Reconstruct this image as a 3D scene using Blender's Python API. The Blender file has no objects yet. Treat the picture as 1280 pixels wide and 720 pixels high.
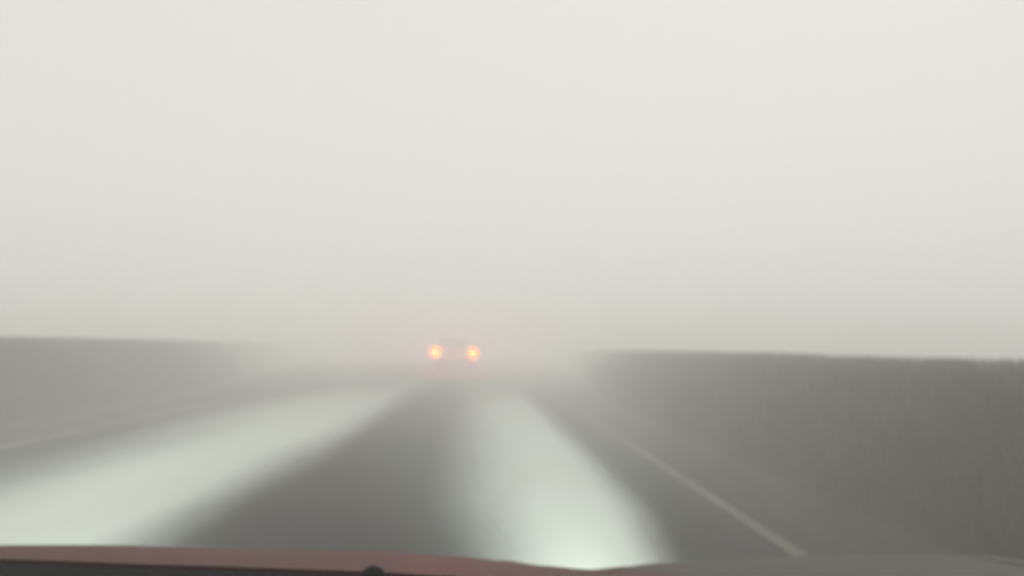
import bpy, bmesh, math, random
from mathutils import Matrix, Vector, noise
random.seed(7)
R = math.radians
sc = bpy.context.scene
COL = sc.collection

# ------------------------------------------------------------------ helpers
def tag(o, label=None, cat=None, group=None, kind=None):
    if label: o['label'] = label
    if cat: o['category'] = cat
    if group: o['group'] = group
    if kind: o['kind'] = kind
    return o

def obj(name, bm, mat, parent=None, smooth=True):
    me = bpy.data.meshes.new(name)
    bm.normal_update()
    bm.to_mesh(me); bm.free()
    if smooth:
        for p in me.polygons: p.use_smooth = True
    if mat: me.materials.append(mat)
    o = bpy.data.objects.new(name, me); COL.objects.link(o)
    if parent: o.parent = parent
    return o

def empty(name, loc):
    o = bpy.data.objects.new(name, None); COL.objects.link(o)
    o.location = loc; o.empty_display_size = .2
    return o

def box(bm, c, s, bevel=0.0, rot=None):
    m = Matrix.Translation(c)
    if rot: m = m @ rot
    r = bmesh.ops.create_cube(bm, size=1, matrix=m @ Matrix.Diagonal((s[0], s[1], s[2], 1)))
    if bevel:
        es = list({e for v in r['verts'] for e in v.link_edges})
        bmesh.ops.bevel(bm, geom=es, offset=bevel, segments=3, affect='EDGES', profile=.6)

def lathe(bm, prof, axis_m, n=32):
    """prof: list of (radius, height); revolved about the local z of axis_m"""
    rings = []
    for r, h in prof:
        if r < 1e-5:
            rings.append([bm.verts.new(axis_m @ Vector((0, 0, h)))])
        else:
            rings.append([bm.verts.new(axis_m @ Vector((r*math.cos(2*math.pi*i/n), r*math.sin(2*math.pi*i/n), h))) for i in range(n)])
    for a, b in zip(rings, rings[1:]):
        for i in range(n):
            j = (i+1) % n
            if len(a) == 1 and len(b) == 1: continue
            if len(a) == 1: bm.faces.new((a[0], b[i], b[j]))
            elif len(b) == 1: bm.faces.new((a[i], a[j], b[0]))
            else: bm.faces.new((a[i], a[j], b[j], b[i]))

def tube(bm, pts, r, n=10):
    rings = []
    for k, p in enumerate(pts):
        p = Vector(p)
        d = (Vector(pts[min(k+1, len(pts)-1)]) - Vector(pts[max(k-1, 0)])).normalized()
        a = d.orthogonal().normalized(); b = d.cross(a)
        rings.append([bm.verts.new(p + r*(math.cos(2*math.pi*i/n)*a + math.sin(2*math.pi*i/n)*b)) for i in range(n)])
    for a, b in zip(rings, rings[1:]):
        for i in range(n):
            bm.faces.new((a[i], a[(i+1) % n], b[(i+1) % n], b[i]))
    bm.faces.new(rings[0][::-1]); bm.faces.new(rings[-1])

def grid(bm, us, vs, f):
    g = [[bm.verts.new(f(u, v)) for v in vs] for u in us]
    for i in range(len(us)-1):
        for j in range(len(vs)-1):
            bm.faces.new((g[i][j], g[i+1][j], g[i+1][j+1], g[i][j+1]))
    return g

def lin(a, b, n): return [a + (b-a)*i/(n-1) for i in range(n)]

def interp(x, pts):
    if x <= pts[0][0]: return pts[0][1]
    for (x0, y0), (x1, y1) in zip(pts, pts[1:]):
        if x <= x1:
            t = (x-x0)/(x1-x0); t = t*t*(3-2*t)
            return y0 + (y1-y0)*t
    return pts[-1][1]

def material(name, base, rough=.6, var=.0, scale=3.0, base2=None, coat=0., metal=0., bump=0., spec=.5, vec_scale=None):
    m = bpy.data.materials.new(name); m.use_nodes = True
    nt = m.node_tree; N = nt.nodes; L = nt.links
    b = N['Principled BSDF']
    b.inputs['Roughness'].default_value = rough
    b.inputs['Metallic'].default_value = metal
    b.inputs['Coat Weight'].default_value = coat
    b.inputs['Coat Roughness'].default_value = .32
    b.inputs['Specular IOR Level'].default_value = spec
    tc = N.new('ShaderNodeTexCoord'); mp = N.new('ShaderNodeMapping')
    if vec_scale: mp.inputs['Scale'].default_value = vec_scale
    L.new(tc.outputs['Object'], mp.inputs['Vector'])
    no = N.new('ShaderNodeTexNoise'); no.inputs['Scale'].default_value = scale; no.inputs['Detail'].default_value = 6
    L.new(mp.outputs[0], no.inputs['Vector'])
    rp = N.new('ShaderNodeMapRange'); rp.inputs['From Min'].default_value = .3; rp.inputs['From Max'].default_value = .7
    L.new(no.outputs['Fac'], rp.inputs['Value'])
    mx = N.new('ShaderNodeMix'); mx.data_type = 'RGBA'
    base2 = base2 or tuple(c*(1-var) for c in base)
    mx.inputs[6].default_value = (*base, 1); mx.inputs[7].default_value = (*base2, 1)
    L.new(rp.outputs[0], mx.inputs[0]); L.new(mx.outputs[2], b.inputs['Base Color'])
    if bump:
        bp = N.new('ShaderNodeBump'); bp.inputs['Strength'].default_value = bump; bp.inputs['Distance'].default_value = .01
        n2 = N.new('ShaderNodeTexNoise'); n2.inputs['Scale'].default_value = scale*25; n2.inputs['Detail'].default_value = 3
        L.new(mp.outputs[0], n2.inputs['Vector']); L.new(n2.outputs['Fac'], bp.inputs['Height']); L.new(bp.outputs[0], b.inputs['Normal'])
    return m

# ------------------------------------------------------------------ materials
M = {}
M['soil'] = material('wet_field_soil', (.018, .017, .012), .9, base2=(.012, .012, .009), scale=.6, bump=.4, spec=.04)
M['asphalt'] = material('wet_asphalt', (.0125, .0132, .0140), .75, base2=(.008, .0085, .009), scale=1.3, bump=.3, vec_scale=(1, .12, 1), spec=.06)
M['shoulder'] = material('brown_gravel_shoulder', (.036, .029, .022), .9, base2=(.022, .018, .014), scale=2.2, bump=.6, spec=.04)
M['bank'] = material('bank_earth', (.036, .034, .025), .9, base2=(.022, .022, .016), scale=1.1, bump=.6, spec=.04)
M['grass'] = material('dull_tall_grass', (.030, .022, .011), .8, base2=(.022, .0165, .009), scale=.8, spec=.04)
M['line'] = material('worn_edge_line', (.080, .060, .026), .8, base2=(.036, .029, .017), scale=2.5, vec_scale=(1, .3, 1))
M['line_white'] = material('worn_white_line', (.15, .145, .135), .7, base2=(.08, .08, .075), scale=2.5, vec_scale=(1, .3, 1))
M['red'] = material('red_car_paint', (.11, .016, .016), .35, var=.25, scale=2, coat=1.0)
M['red'].node_tree.nodes['Principled BSDF'].inputs['Coat Weight'].default_value = .7
def half_grey_paint():  # red paint that turns grey across the right half
    m = material('red_paint_grey_right', (.14, .020, .018), .55, var=.25, scale=2, coat=.42, spec=.3)
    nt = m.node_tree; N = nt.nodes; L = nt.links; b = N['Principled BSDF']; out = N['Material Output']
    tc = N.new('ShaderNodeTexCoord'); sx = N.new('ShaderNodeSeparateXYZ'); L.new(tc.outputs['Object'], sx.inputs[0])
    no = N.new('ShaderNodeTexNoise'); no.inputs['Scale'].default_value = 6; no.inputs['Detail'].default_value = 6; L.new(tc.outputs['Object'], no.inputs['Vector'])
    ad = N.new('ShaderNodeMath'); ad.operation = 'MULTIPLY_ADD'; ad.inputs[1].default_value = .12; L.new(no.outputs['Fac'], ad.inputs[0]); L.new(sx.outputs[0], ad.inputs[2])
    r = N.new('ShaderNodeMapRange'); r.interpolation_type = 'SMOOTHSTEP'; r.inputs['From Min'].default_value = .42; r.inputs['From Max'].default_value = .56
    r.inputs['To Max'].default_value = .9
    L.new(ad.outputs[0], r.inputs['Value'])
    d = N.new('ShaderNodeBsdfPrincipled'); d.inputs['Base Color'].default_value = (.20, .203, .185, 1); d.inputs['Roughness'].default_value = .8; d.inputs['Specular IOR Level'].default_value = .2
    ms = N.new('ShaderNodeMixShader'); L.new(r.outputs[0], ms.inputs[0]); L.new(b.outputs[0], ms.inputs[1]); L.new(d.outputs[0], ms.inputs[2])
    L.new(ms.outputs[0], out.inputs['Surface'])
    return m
M['greyred'] = half_grey_paint()
M['black'] = material('black_plastic', (.008, .010, .012), .8, var=.3, scale=20, spec=.15)
M['rubber'] = material('tyre_rubber', (.02, .02, .02), .85, var=.3, scale=8)
M['rim'] = material('alloy_rim', (.45, .45, .46), .35, var=.1, metal=.9)
M['silver'] = material('pale_car_paint', (.80, .80, .77), .3, var=.06, scale=2, coat=.6)
M['glass'] = material('dark_window_glass', (.03, .035, .04), .05, var=.2, coat=1.0)
M['lampglass'] = material('headlight_glass', (.55, .56, .57), .12, var=.1, coat=.8)
M['litglass'] = material('lit_headlight_glass', (.55, .56, .57), .12, var=.1, coat=.8)
M['litglass'].node_tree.nodes['Principled BSDF'].inputs['Emission Color'].default_value = (.9, 1, .95, 1)
M['litglass'].node_tree.nodes['Principled BSDF'].inputs['Emission Strength'].default_value = 6.0
M['redlens'] = material('red_lamp_lens', (.35, .02, .02), .2, var=.2, coat=.8)
M['halolens'] = material('lamp_halo_lens', (.5, .12, .05), .3, var=.2)  # housing glow stands in for the lamp halo in the fog
M['halolens'].node_tree.nodes['Principled BSDF'].inputs['Emission Color'].default_value = (1, .52, .02, 1)
M['halolens'].node_tree.nodes['Principled BSDF'].inputs['Emission Strength'].default_value = 3.4
M['plate'] = material('plate_white', (.7, .7, .66), .5, var=.08)
M['seat'] = material('seat_fabric', (.05, .05, .055), .9, var=.3, scale=30)

def amber():
    m = bpy.data.materials.new('amber_lamp_lit'); m.use_nodes = True
    nt = m.node_tree; N = nt.nodes; L = nt.links
    b = N['Principled BSDF']
    b.inputs['Base Color'].default_value = (.8, .3, .02, 1)
    b.inputs['Emission Color'].default_value = (1, .0042, .0, 1)
    b.inputs['Emission Strength'].default_value = 1150.0
    return m
M['amber'] = amber()

def slush_glow_mat():
    m = bpy.data.materials.new('pale_slush_glow'); m.use_nodes = True
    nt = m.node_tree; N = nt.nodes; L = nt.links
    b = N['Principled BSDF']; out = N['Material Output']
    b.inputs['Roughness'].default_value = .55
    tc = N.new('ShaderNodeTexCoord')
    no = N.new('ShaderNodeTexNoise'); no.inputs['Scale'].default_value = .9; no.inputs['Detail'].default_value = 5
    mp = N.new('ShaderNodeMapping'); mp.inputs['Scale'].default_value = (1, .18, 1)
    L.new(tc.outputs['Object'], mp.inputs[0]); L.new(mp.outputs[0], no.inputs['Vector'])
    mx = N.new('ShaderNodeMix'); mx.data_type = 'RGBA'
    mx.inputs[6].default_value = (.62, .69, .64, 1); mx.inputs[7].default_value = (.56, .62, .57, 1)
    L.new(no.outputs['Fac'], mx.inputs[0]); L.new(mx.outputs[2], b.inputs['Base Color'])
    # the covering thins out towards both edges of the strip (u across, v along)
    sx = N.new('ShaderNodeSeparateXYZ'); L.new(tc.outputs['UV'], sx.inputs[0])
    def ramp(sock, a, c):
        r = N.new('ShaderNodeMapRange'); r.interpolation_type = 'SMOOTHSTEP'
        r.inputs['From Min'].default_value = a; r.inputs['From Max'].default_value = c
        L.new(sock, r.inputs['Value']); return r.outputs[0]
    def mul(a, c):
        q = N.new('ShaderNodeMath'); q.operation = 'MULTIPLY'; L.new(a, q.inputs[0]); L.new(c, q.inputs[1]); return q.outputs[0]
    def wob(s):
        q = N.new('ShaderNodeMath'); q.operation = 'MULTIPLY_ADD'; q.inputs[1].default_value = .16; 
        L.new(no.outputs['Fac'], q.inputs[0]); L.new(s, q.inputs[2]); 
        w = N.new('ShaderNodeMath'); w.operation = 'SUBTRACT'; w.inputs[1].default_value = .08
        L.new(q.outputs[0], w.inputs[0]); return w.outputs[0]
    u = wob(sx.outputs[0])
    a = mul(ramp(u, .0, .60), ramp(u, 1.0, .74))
    a = mul(a, ramp(sx.outputs[1], .185, .05))      # headlight reach painted into the cover, fading ahead
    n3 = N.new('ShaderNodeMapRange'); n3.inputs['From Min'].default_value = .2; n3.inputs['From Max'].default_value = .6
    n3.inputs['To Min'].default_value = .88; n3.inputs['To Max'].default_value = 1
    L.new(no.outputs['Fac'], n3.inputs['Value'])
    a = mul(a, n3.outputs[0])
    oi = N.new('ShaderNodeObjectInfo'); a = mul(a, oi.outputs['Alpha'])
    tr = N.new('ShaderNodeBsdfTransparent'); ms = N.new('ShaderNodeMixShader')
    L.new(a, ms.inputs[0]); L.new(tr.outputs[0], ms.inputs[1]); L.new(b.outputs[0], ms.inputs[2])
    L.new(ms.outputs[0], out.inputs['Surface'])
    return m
M['slush_glow'] = slush_glow_mat()

# ------------------------------------------------------------------ setting
HC = 1.4                      # eye height
FAR = 380.0
bm = bmesh.new()
grid(bm, lin(-400, 400, 41), lin(-400, 400, 41), lambda x, y: Vector((x, y, -.012)))
tag(obj('ground', bm, M['soil']), 'wet dull brown ground under the road and fields', kind='structure')

RL, RR = -6.35, 2.55          # paved width
bm = bmesh.new()
def road_z(x): return .05 - .012*abs(x+1.9)
grid(bm, lin(RL, RR, 13), lin(-60, FAR, 90), lambda x, y: Vector((x, y, road_z(x))))
tag(obj('road', bm, M['asphalt']), 'dark wet asphalt two-lane road running into the fog', kind='structure')

def strip(name, x0, x1, dz, mat, label, n=2, y0=-60, y1=FAR, kind='structure'):
    bm = bmesh.new()
    grid(bm, lin(x0, x1, n), lin(y0, y1, 120), lambda x, y: Vector((x, y, road_z(x)+dz)))
    return tag(obj(name, bm, mat), label, kind=kind)
strip('road_marking', 2.19, 2.31, .004, M['line'], 'pale yellowish edge line along the right side of the road')
strip('road_marking', -6.00, -5.86, .004, M['line_white'], 'faint white edge line along the left side of the road')

def shoulder(x0, x1, label):
    bm = bmesh.new()
    def f(x, y):
        return Vector((x, y, -.004 + (-.0 if x in (x0, x1) else .010*noise.noise((x*2, y*.7, 0)))))
    grid(bm, lin(x0, x1, 6), lin(-60, FAR, 220), f)
    tag(obj('shoulder', bm, M['shoulder']), label, kind='structure')
shoulder(RR+.001, 2.85, 'brown gravel shoulder right of the road')
shoulder(-7.3, RL-.001, 'brown gravel shoulder left of the road')

# low earth banks either side with tall grass that reaches eye level
def recede(side, y): return (.07 if side > 0 else .14)*max(0, y-16)*min(1, max(0, (y-16)/24))
def bank(side, x0, label):
    bm = bmesh.new()
    us = [0, .25, .5, .8, 1.1, 1.5, 2, 3, 5, 9, 16, 30, 60, 120]
    ys = lin(-40, 140, 240) + lin(145, FAR, 30)
    def f(u, y):
        h = interp(u, [(0, -.02), (.25, -.06), (1.3, .75), (2.2, .9), (120, .92)])
        h += .07*noise.noise((u*1.3, y*.6, side*3)) * min(1, u)
        return Vector((side*(x0+recede(side, y)+u+.10*noise.noise((0, y*.25, side))), y, h))
    g = grid(bm, us, ys, f)
    if side > 0: pass
    tag(obj('embankment', bm, M['bank']), label, kind='structure')
bank(1, 3.08, 'dark low earth bank right of the road')
bank(-1, 7.2, 'grey low earth bank left of the road')

def tall_grass(side, x0, label):
    bm = bmesh.new()
    rnd = random.Random(11+side)
    def blade(x, y, z, h):
        a = rnd.uniform(0, math.pi); w = rnd.uniform(.012, .03)
        dx, dy = math.cos(a)*w, math.sin(a)*w
        bx, by = rnd.gauss(0, .10), rnd.gauss(0, .10)
        v = [bm.verts.new((x-dx, y-dy, z)), bm.verts.new((x+dx, y+dy, z)),
             bm.verts.new((x+dx*.7+bx*.4, y+dy*.7+by*.4, z+h*.6)), bm.verts.new((x-dx*.7+bx*.4, y-dy*.7+by*.4, z+h*.6)),
             bm.verts.new((x+bx, y+by, z+h))]
        bm.faces.new(v[:4]); bm.faces.new((v[3], v[2], v[4]))
    def run(y0, y1, n, depth):
        for _ in range(n):
            y = rnd.uniform(y0, y1); u = .35 + depth*rnd.random()**1.5
            z = interp(u, [(0, -.02), (.25, -.06), (1.3, .75), (2.2, .9), (120, .92)]) - .05
            top = interp(u, [(.3, .30), (.8, .85), (1.4, 1.28), (2.4, 1.40), (60, 1.40)]) + .045*noise.noise((u*.8, y*.35, side*5)) - abs(rnd.gauss(0, .03))
            blade(side*(x0+recede(side, y)+u), y, z, max(.12, top-z))
    run(0, 26, 17000, 4.5)
    run(26, 60, 12000, 6)
    run(60, 130, 7000, 6)
    tag(obj('tall_grass', bm, M['grass'], smooth=False), label, kind='stuff')
tall_grass(1, 3.08, 'dark grey-brown tall grass on the bank right of the road')
tall_grass(-1, 7.2, 'fog-greyed tall grass on the bank left of the road')

# slushy left sheet and right strip painting the beam glow; their edges wander
def slush_glow(edges, label, cover):
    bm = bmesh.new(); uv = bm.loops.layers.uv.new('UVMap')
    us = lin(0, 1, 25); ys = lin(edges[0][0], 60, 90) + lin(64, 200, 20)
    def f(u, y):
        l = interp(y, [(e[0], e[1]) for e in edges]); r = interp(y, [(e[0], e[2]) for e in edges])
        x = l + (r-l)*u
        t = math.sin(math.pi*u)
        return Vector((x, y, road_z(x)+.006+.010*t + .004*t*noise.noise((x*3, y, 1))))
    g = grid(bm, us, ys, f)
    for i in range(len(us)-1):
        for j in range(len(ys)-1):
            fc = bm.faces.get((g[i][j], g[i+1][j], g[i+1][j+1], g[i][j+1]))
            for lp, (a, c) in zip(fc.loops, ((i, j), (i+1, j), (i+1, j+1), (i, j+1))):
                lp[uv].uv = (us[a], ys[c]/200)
    tag(obj('slush_glow', bm, M['slush_glow']), label, kind='stuff').color = (1, 1, 1, cover)
slush_glow([(-4, -5.5, -1.8), (5, -5.5, -1.8), (11, -5.6, -1.5), (18, -6.2, -1.3), (40, -6.2, -1.2)], 'wide pale slushy sheet covering the left lane, faded at headlight reach', .80)
slush_glow([(-4, -.1, 1.42), (5, -.15, 1.42), (8, -.6, 1.62), (15, -.9, 1.75), (40, -.9, 1.8)], 'thin pale strip of headlight glow painted on the lane, right of its dark middle', .64)

# ------------------------------------------------------------------ the red car the view is taken from
CX = -.2
BEAM_W = {-1: 900, 1: 2200}; BEAM_A = {-1: 38, 1: 29}; BEAM_D = {-1: 2, 1: 2}; BEAM_T = {-1: 32, 1: 1.2}
def hood_z(x, y):
    px = 601 + x/1.35*1065          # outline heights read across the bonnet
    yy = interp(px, [(-300, 685), (0, 685), (160, 683), (320, 685), (500, 686.5), (575, 691.5), (640, 697.5), (690, 706), (755, 712),
                     (800, 705), (840, 698), (940, 688.5), (1040, 683), (1280, 678), (1450, 682), (1600, 700)])
    zc = HC - (yy-433)/1065*1.35
    d = y-1.35
    flat = min(1, max(0, (1.9-y)/.9)) if y > 1.35 else 1
    zref = HC - (690-433)/1065*1.35
    zc = zref + (zc-zref)*(.3+.7*flat)
    if y < 1.35: zc = zref + (zc-zref)*max(.35, 1-(1.35-y)*1.9)
    z = zc - .243*d - .19*d*d
    if y > 1.95: z -= 1.4*(y-1.95)**2
    return z

car = empty('car', (CX, 0, 0))
tag(car, 'red car bonnet along the bottom edge, grey on its right half', 'car')
OFF = Vector((-CX, 0, 0))
def cpart(name, bm, mat, parent=None, smooth=True):
    if parent is None:
        bmesh.ops.translate(bm, verts=bm.verts, vec=OFF)
        return obj(name, bm, mat, car, smooth)
    bmesh.ops.translate(bm, verts=bm.verts, vec=OFF)
    return obj(name, bm, mat, parent, smooth)

HW = 1.07
def edge_y(x):  return 1.018 - .11*(x+.165)      # rear edge of the bonnet, bowed
def nose_y(x):  return 2.22 - .18*((x-CX)/HW)**2
bm = bmesh.new()
def fh(x, t):
    y0, y1 = edge_y(x), nose_y(x)
    y = y0 + (y1-y0)*t
    return Vector((x, y, hood_z(x, y)))
grid(bm, lin(CX-.92, CX+.92, 90), lin(0, 1, 60), fh)
g = bmesh.ops.solidify(bm, geom=bm.faces[:], thickness=.004)
hood = cpart('hood', bm, M['greyred'])

for s in (-1, 1):
    bm = bmesh.new()
    def ff(u, t):
        # u: 0 at the bonnet gap, over the shoulder and down the flank
        x = CX + s*(.923 + (HW-.923)*min(1, math.sin(min(u, 1)*math.pi/2)))
        xx = CX + s*.923
        y = edge_y(x)-.15 + (nose_y(x)-.04-edge_y(x)+.15)*t
        zt = hood_z(CX + s*(.923+.1*min(u, 1)), y)
        z = zt - .09*min(u, 1)**3
        if u > 1:
            dd = (u-1)
            low = .42
            w = y-1.42
            if abs(w) < .40: low = .34 + math.sqrt(max(0, .40**2-w*w))
            z = z + (low-z)*dd
        return Vector((x, y, z))
    grid(bm, lin(0, 1, 14) + lin(1.1, 2, 10), lin(0, 1, 60), ff)
    bmesh.ops.solidify(bm, geom=bm.faces[:], thickness=.01)
    cpart('fender', bm, M['greyred'])

bm = bmesh.new()          # cowl between bonnet and windscreen
def fc(x, t):
    y0 = edge_y(x)-.006
    y = y0 - .40*t
    z = hood_z(x, y0) - .003 + .035*t
    return Vector((x, y, z))
grid(bm, lin(CX-.92, CX+.92, 60), lin(0, 1, 16), fc)
bmesh.ops.solidify(bm, geom=bm.faces[:], thickness=.01)
cowl = cpart('cowl', bm, M['black'])
def nozzle(x, y):
    bm = bmesh.new()
    zb = HC - .2535*y - .036
    lathe(bm, [(.018, 0), (.0175, .006), (.0150, .009), (.0146, .024), (.012, .030), (.006, .0345), (0, .036)], Matrix.Translation((x, y, zb)), 24)
    return cpart('washer_nozzle', bm, M['black'])
nozzle(-.113, .985)
for x0, x1 in ((-.42, .25), (.30, .92)):
    bm = bmesh.new()
    tube(bm, [(x0, .80, 1.165), (x0+.2, .79, 1.172), (x1-.1, .77, 1.180), (x1, .765, 1.180)], .007)
    box(bm, ((x0+x1)/2, .76, 1.177), (x1-x0, .012, .018), .003)
    cpart('wiper', bm, M['black'])

bm = bmesh.new()          # front bumper and nose
def fb(x, t):
    y = nose_y(x) + .01 + .10*math.sin(t*math.pi)
    ztop = hood_z(x, nose_y(x)) - .012
    return Vector((x, y, ztop + (.24-ztop)*t))
grid(bm, lin(CX-HW, CX+HW, 40), lin(0, 1, 16), fb)
bmesh.ops.solidify(bm, geom=bm.faces[:], thickness=.02)
bumper = cpart('bumper', bm, M['red'])
bm = bmesh.new()
for k in range(5): box(bm, (CX, 2.345, .40+.05*k), (1.0, .03, .02), .004)
cpart('grille', bm, M['black'])
for s in (-1, 1):
    bm = bmesh.new()
    lathe(bm, [(0, .07), (.06, .06), (.09, .03), (.10, 0)], Matrix.Translation((CX+s*.70, 2.22, .62)) @ Matrix.Rotation(-math.pi/2, 4, 'X'), 28)
    cpart('headlight', bm, M['lampglass'])
    bm = bmesh.new()
    lathe(bm, [(0, .05), (.04, .045), (.065, .02), (.07, 0)], Matrix.Translation((CX+s*.62, 2.33, .43)) @ Matrix.Rotation(-math.pi/2, 4, 'X'), 28)
    cpart('fog_light', bm, M['litglass'])
    sp = bpy.data.lights.new('headlight_beam', 'SPOT')
    sp.energy = BEAM_W[s]; sp.spot_size = R(BEAM_A[s]); sp.spot_blend = 1.0; sp.shadow_soft_size = .06; sp.color = (.86, 1.0, .92)
    lo = bpy.data.objects.new('headlight_beam', sp); COL.objects.link(lo); lo.parent = car
    lo.location = (s*.62, 2.42, .43)
    lo.rotation_euler = (R(90-BEAM_D[s]), 0, R(BEAM_T[s])); lo.scale = (1.25, 1, 1)

def wheel(x, y, s, r=.36, w=.23, parent=None, off=OFF, mat='rubber'):
    m = Matrix.Translation((x, y, r+.02)) @ Matrix.Rotation(s*math.pi/2, 4, 'Y')
    bm = bmesh.new()
    lathe(bm, [(.22, -w/2), (r-.04, -w/2), (r-.005, -w/2+.03), (r, 0), (r-.005, w/2-.03), (r-.04, w/2), (.22, w/2)], m, 40)
    bmesh.ops.translate(bm, verts=bm.verts, vec=off)
    t = obj('wheel', bm, M[mat], parent)
    bm = bmesh.new()
    lathe(bm, [(.225, w/2-.005), (.20, w/2-.03), (.06, w/2-.06), (.05, w/2-.02), (0, w/2-.015)], m, 40)
    for k in range(5):
        a = 2*math.pi*k/5
        box(bm, m @ Vector((.125*math.cos(a), .125*math.sin(a), w/2-.03)), (.16, .05, .03), .008, rot=Matrix.Rotation(s*math.pi/2, 4, 'Y') @ Matrix.Rotation(a, 4, 'Z'))
    bmesh.ops.translate(bm, verts=bm.verts, vec=off)
    obj('rim', bm, M['rim'], t)
for s in (-1, 1):
    wheel(CX+s*.84, 1.42, s, parent=car); wheel(CX+s*.84, -1.55, s, parent=car)

bm = bmesh.new()          # rear body: flanks behind the front wings, tail, floor
pts = [(.845, .40), (.845, 1.10), (-1.1, 1.08), (-2.35, 1.0), (-2.5, .75), (-2.45, .40), (-1.97, .40), (-1.9, .60), (-1.72, .76), (-1.38, .76), (-1.2, .60), (-1.13, .40)]
for s in (-1, 1):
    vs = [bm.verts.new((CX+s*(HW-.02*(z > .9)), y, z)) for y, z in pts]
    bm.faces.new(vs if s < 0 else vs[::-1])
box(bm, (CX, -.8, .34), (1.80, 3.3, .04)); box(bm, (CX, -2.42, .70), (1.92, .05, .58), .01)
box(bm, (CX, -2.0, 1.01), (1.86, .75, .03), .01)
cpart('body', bm, M['red'], smooth=False)
bm = bmesh.new()
tube(bm, [(CX-.86, .72, 1.14), (CX-.78, .3, 1.42), (CX-.68, -.12, 1.62), (CX-.68, -1.3, 1.62), (CX-.80, -2.0, 1.04)], .035)
tube(bm, [(CX+.86, .72, 1.14), (CX+.78, .3, 1.42), (CX+.68, -.12, 1.62), (CX+.68, -1.3, 1.62), (CX+.80, -2.0, 1.04)], .035)
grid(bm, lin(CX-.68, CX+.68, 14), lin(-.12, -1.3, 10), lambda x, y: Vector((x, y, 1.62+.05*(1-((x-CX)/.68)**2))))
cpart('roof', bm, M['red'])
bm = bmesh.new()
def fd(x, t):
    return Vector((x, .66-.42*t, 1.13-.03*t-.18*max(0, t-.75)*4*.6))
grid(bm, lin(CX-.86, CX+.86, 30), lin(0, 1, 16), fd)
box(bm, (CX, .26, .83), (1.70, .06, .42), .02)
cpart('dashboard', bm, M['black'])
bm = bmesh.new()
sm = Matrix.Translation((-.05, .02, .93)) @ Matrix.Rotation(R(65), 4, 'X')
tube(bm, [sm @ Vector((.18*math.cos(a), .18*math.sin(a), 0)) for a in lin(0, 2*math.pi, 33)], .014)
box(bm, sm @ Vector((0, 0, 0)), (.30, .03, .02), .006, rot=Matrix.Rotation(R(65), 4, 'X'))
tube(bm, [sm @ Vector((0, 0, 0)), (-.05, .24, .82)], .03)
cpart('steering_wheel', bm, M['black'])
for sx in (CX-.38, CX+.38):
    bm = bmesh.new()
    box(bm, (sx, -.55, .52), (.5, .5, .16), .05)
    box(bm, (sx, -.85, .90), (.48, .14, .70), .05, rot=Matrix.Rotation(R(12), 4, 'X'))
    cpart('seat', bm, M['seat'])

# ------------------------------------------------------------------ the pale pickup ahead, hazard lights on
D = 44.0
X2 = -1.28
lead = empty('pickup_truck', (X2, D, .04))
tag(lead, 'pale pickup truck ahead almost lost in the fog with two amber rear lights lit', 'pickup truck')
def halfw(z): return interp(z, [(.40, .96), (.7, 1.01), (1.05, 1.0), (1.30, .92), (1.86, .74)])
def extrude(name, prof, mat, bev=.04, ang=50):
    bm = bmesh.new()
    a = [bm.verts.new((-halfw(z), y, z)) for y, z in prof]; c = [bm.verts.new((halfw(z), y, z)) for y, z in prof]
    n = len(prof)
    for i in range(n): bm.faces.new((a[i], a[(i+1) % n], c[(i+1) % n], c[i]))
    bm.faces.new(a[::-1]); bm.faces.new(c)
    bmesh.ops.recalc_face_normals(bm, faces=bm.faces[:])
    bmesh.ops.bevel(bm, geom=[e for e in bm.edges if e.calc_face_angle(0) > R(ang)], offset=bev, segments=3, affect='EDGES', profile=.6)
    return obj(name, bm, mat, lead, smooth=False)
extrude('body', [(1.86, .50), (1.86, 1.16), (1.95, 1.70), (2.10, 1.84), (3.0, 1.86), (3.4, 1.80), (4.0, 1.22), (5.15, 1.12), (5.35, 1.0), (5.40, .55), (5.2, .42), (1.95, .42)], M['silver'])
bm = bmesh.new()                       # open cargo bed
for s in (-1, 1):
    box(bm, (s*.955, .93, .84), (.10, 1.80, .62), .03)
box(bm, (0, .93, .58), (1.80, 1.80, .06), .01); box(bm, (0, 1.80, .84), (1.80, .05, .60), .01)
obj('cargo_bed', bm, M['silver'], lead, smooth=False)
bm = bmesh.new(); box(bm, (0, .02, .86), (1.56, .07, .56), .02); tg = obj('tailgate', bm, M['silver'], lead, smooth=False)
bm = bmesh.new(); box(bm, (0, -.022, 1.04), (.26, .02, .06), .006); obj('handle', bm, M['black'], tg)
def quadp(name, pts, mat, parent=lead, th=.012):
    bm = bmesh.new()
    bm.faces.new([bm.verts.new(p) for p in pts])
    bmesh.ops.solidify(bm, geom=bm.faces[:], thickness=th)
    return obj(name, bm, mat, parent, smooth=False)
M['fogpaleglass'] = material('fog_pale_glass', (.68, .69, .67), .3, var=.2, scale=4, coat=.6)  # fog veil put into the colour: pane paled to sink into it
M['fogpaletyre'] = material('fog_pale_tyre', (.38, .38, .36), .9, base2=(.16, .16, .155), scale=5)  # tyres paled in colour so the fog seems to swallow them
quadp('rear_window', [(-.74, 1.868, 1.25), (.74, 1.868, 1.25), (.66, 1.945, 1.66), (-.66, 1.945, 1.66)], M['fogpaleglass'])
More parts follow.
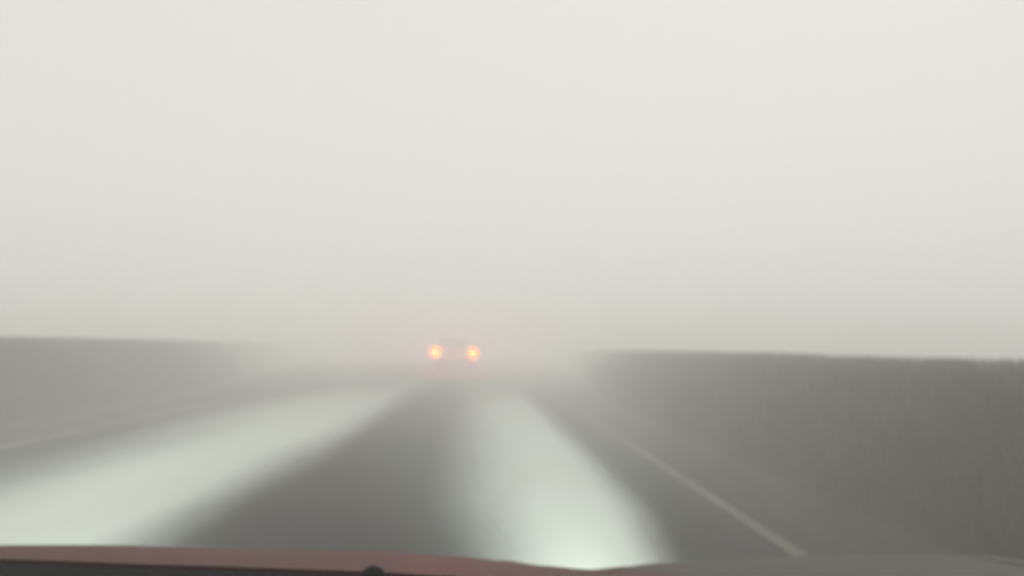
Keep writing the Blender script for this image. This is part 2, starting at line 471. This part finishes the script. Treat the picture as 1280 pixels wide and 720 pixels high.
for s in (-1, 1):
    quadp('side_window', [(s*.975, 2.05, 1.22), (s*.975, 2.85, 1.22), (s*.80, 2.85, 1.72), (s*.81, 2.15, 1.70)], M['glass'])
    quadp('side_window', [(s*.975, 2.92, 1.22), (s*.975, 3.80, 1.22), (s*.80, 3.38, 1.70), (s*.80, 2.92, 1.72)], M['glass'])
    bm = bmesh.new(); box(bm, (s*.88, .0, .95), (.32, .10, .46), .045)
    tl = obj('halo_tail_light', bm, M['halolens'], lead)  # large lit housing, its glow added as a halo round the amber lamp
    bm = bmesh.new()
    lathe(bm, [(0, .030), (.06, .026), (.09, .014), (.105, 0)], Matrix.Translation((s*.93, -.046, .94)) @ Matrix.Rotation(math.pi/2, 4, 'X'), 28)
    obj('amber_lamp', bm, M['amber'], tl)
    bm = bmesh.new(); box(bm, (s*1.10, 3.55, 1.24), (.22, .10, .22), .04); obj('wing_mirror', bm, M['silver'], lead)
bm = bmesh.new(); box(bm, (0, -.09, .58), (1.90, .16, .16), .04); obj('bumper', bm, M['rim'], lead)
bm = bmesh.new(); box(bm, (0, -.178, .60), (.34, .012, .14), .004); obj('number_plate', bm, M['plate'], lead)
for s in (-1, 1):
    for y in (.95, 4.35): wheel(s*.84, y, s, r=.38, w=.24, parent=lead, off=Vector((0, 0, -.02)), mat='fogpaletyre')

lead.scale = (1.05, 1.05, 1.05)

# ------------------------------------------------------------------ fog
bm = bmesh.new()
box(bm, (0, 0, 1.1), (900, 900, 4.4))
hz = obj('haze', bm, None, smooth=False)
tag(hz, 'pale even fog lying over the road and fields', kind='stuff')
m = bpy.data.materials.new('fog'); m.use_nodes = True
nt = m.node_tree
for q in list(nt.nodes):
    if q.type == 'BSDF_PRINCIPLED': nt.nodes.remove(q)
pv = nt.nodes.new('ShaderNodeVolumePrincipled')
pv.inputs['Color'].default_value = (.985, .98, .96, 1)
pv.inputs['Density'].default_value = .042
pv.inputs['Anisotropy'].default_value = .15
nt.links.new(pv.outputs[0], nt.nodes['Material Output'].inputs['Volume'])
hz.data.materials.append(m)

# ------------------------------------------------------------------ sky and sun
w = bpy.data.worlds.new('World'); sc.world = w; w.use_nodes = True
nt = w.node_tree; N = nt.nodes; L = nt.links
bg = N['Background']
sky = N.new('ShaderNodeTexSky'); sky.sky_type = 'NISHITA'; sky.sun_disc = False
SE, SR = R(58), R(25)
sky.sun_elevation = SE; sky.sun_rotation = SR; sky.dust_density = 6; sky.air_density = 1.0
hs = N.new('ShaderNodeHueSaturation'); hs.inputs['Saturation'].default_value = .12
L.new(sky.outputs[0], hs.inputs['Color'])
mx = N.new('ShaderNodeMix'); mx.data_type = 'RGBA'; mx.inputs[0].default_value = .85
mx.inputs[7].default_value = (8.5, 8.4, 7.8, 1)       # even cloud cover
L.new(hs.outputs[0], mx.inputs[6]); L.new(mx.outputs[2], bg.inputs['Color'])
bg.inputs['Strength'].default_value = .10
sl = bpy.data.lights.new('sun', 'SUN'); sl.energy = 1.5; sl.angle = R(40); sl.color = (1, .96, .90)
so = bpy.data.objects.new('sun', sl); COL.objects.link(so)
sd = Vector((math.sin(SR)*math.cos(SE), math.cos(SR)*math.cos(SE), math.sin(SE)))
so.rotation_euler = sd.to_track_quat('Z', 'Y').to_euler()

# ------------------------------------------------------------------ camera
F = 1065.0
cam = bpy.data.cameras.new('camera'); co = bpy.data.objects.new('camera', cam); COL.objects.link(co)
cam.sensor_width = 36; cam.lens = 36*F/1280; cam.clip_start = .02; cam.clip_end = 3000
yaw = math.atan(39/F); pitch = math.atan(73/F); roll = R(1.28)
co.matrix_world = Matrix.Translation((0, 0, HC)) @ Matrix.Rotation(-yaw, 4, 'Z') @ Matrix.Rotation(math.pi/2+pitch, 4, 'X') @ Matrix.Rotation(roll, 4, 'Z')
cam.dof.use_dof = True; cam.dof.focus_distance = .4; cam.dof.aperture_fstop = cam.lens/3.7
sc.camera = co

sc.view_settings.view_transform = 'Standard'; sc.view_settings.look = 'None'
sc.view_settings.exposure = 0.0; sc.view_settings.gamma = 1.0
sc.render.engine = 'CYCLES'
cy = sc.cycles
cy.use_denoising = True
cy.max_bounces = 12; cy.diffuse_bounces = 4; cy.glossy_bounces = 3; cy.volume_bounces = 8; cy.transparent_max_bounces = 12
cy.sample_clamp_indirect = 6.0
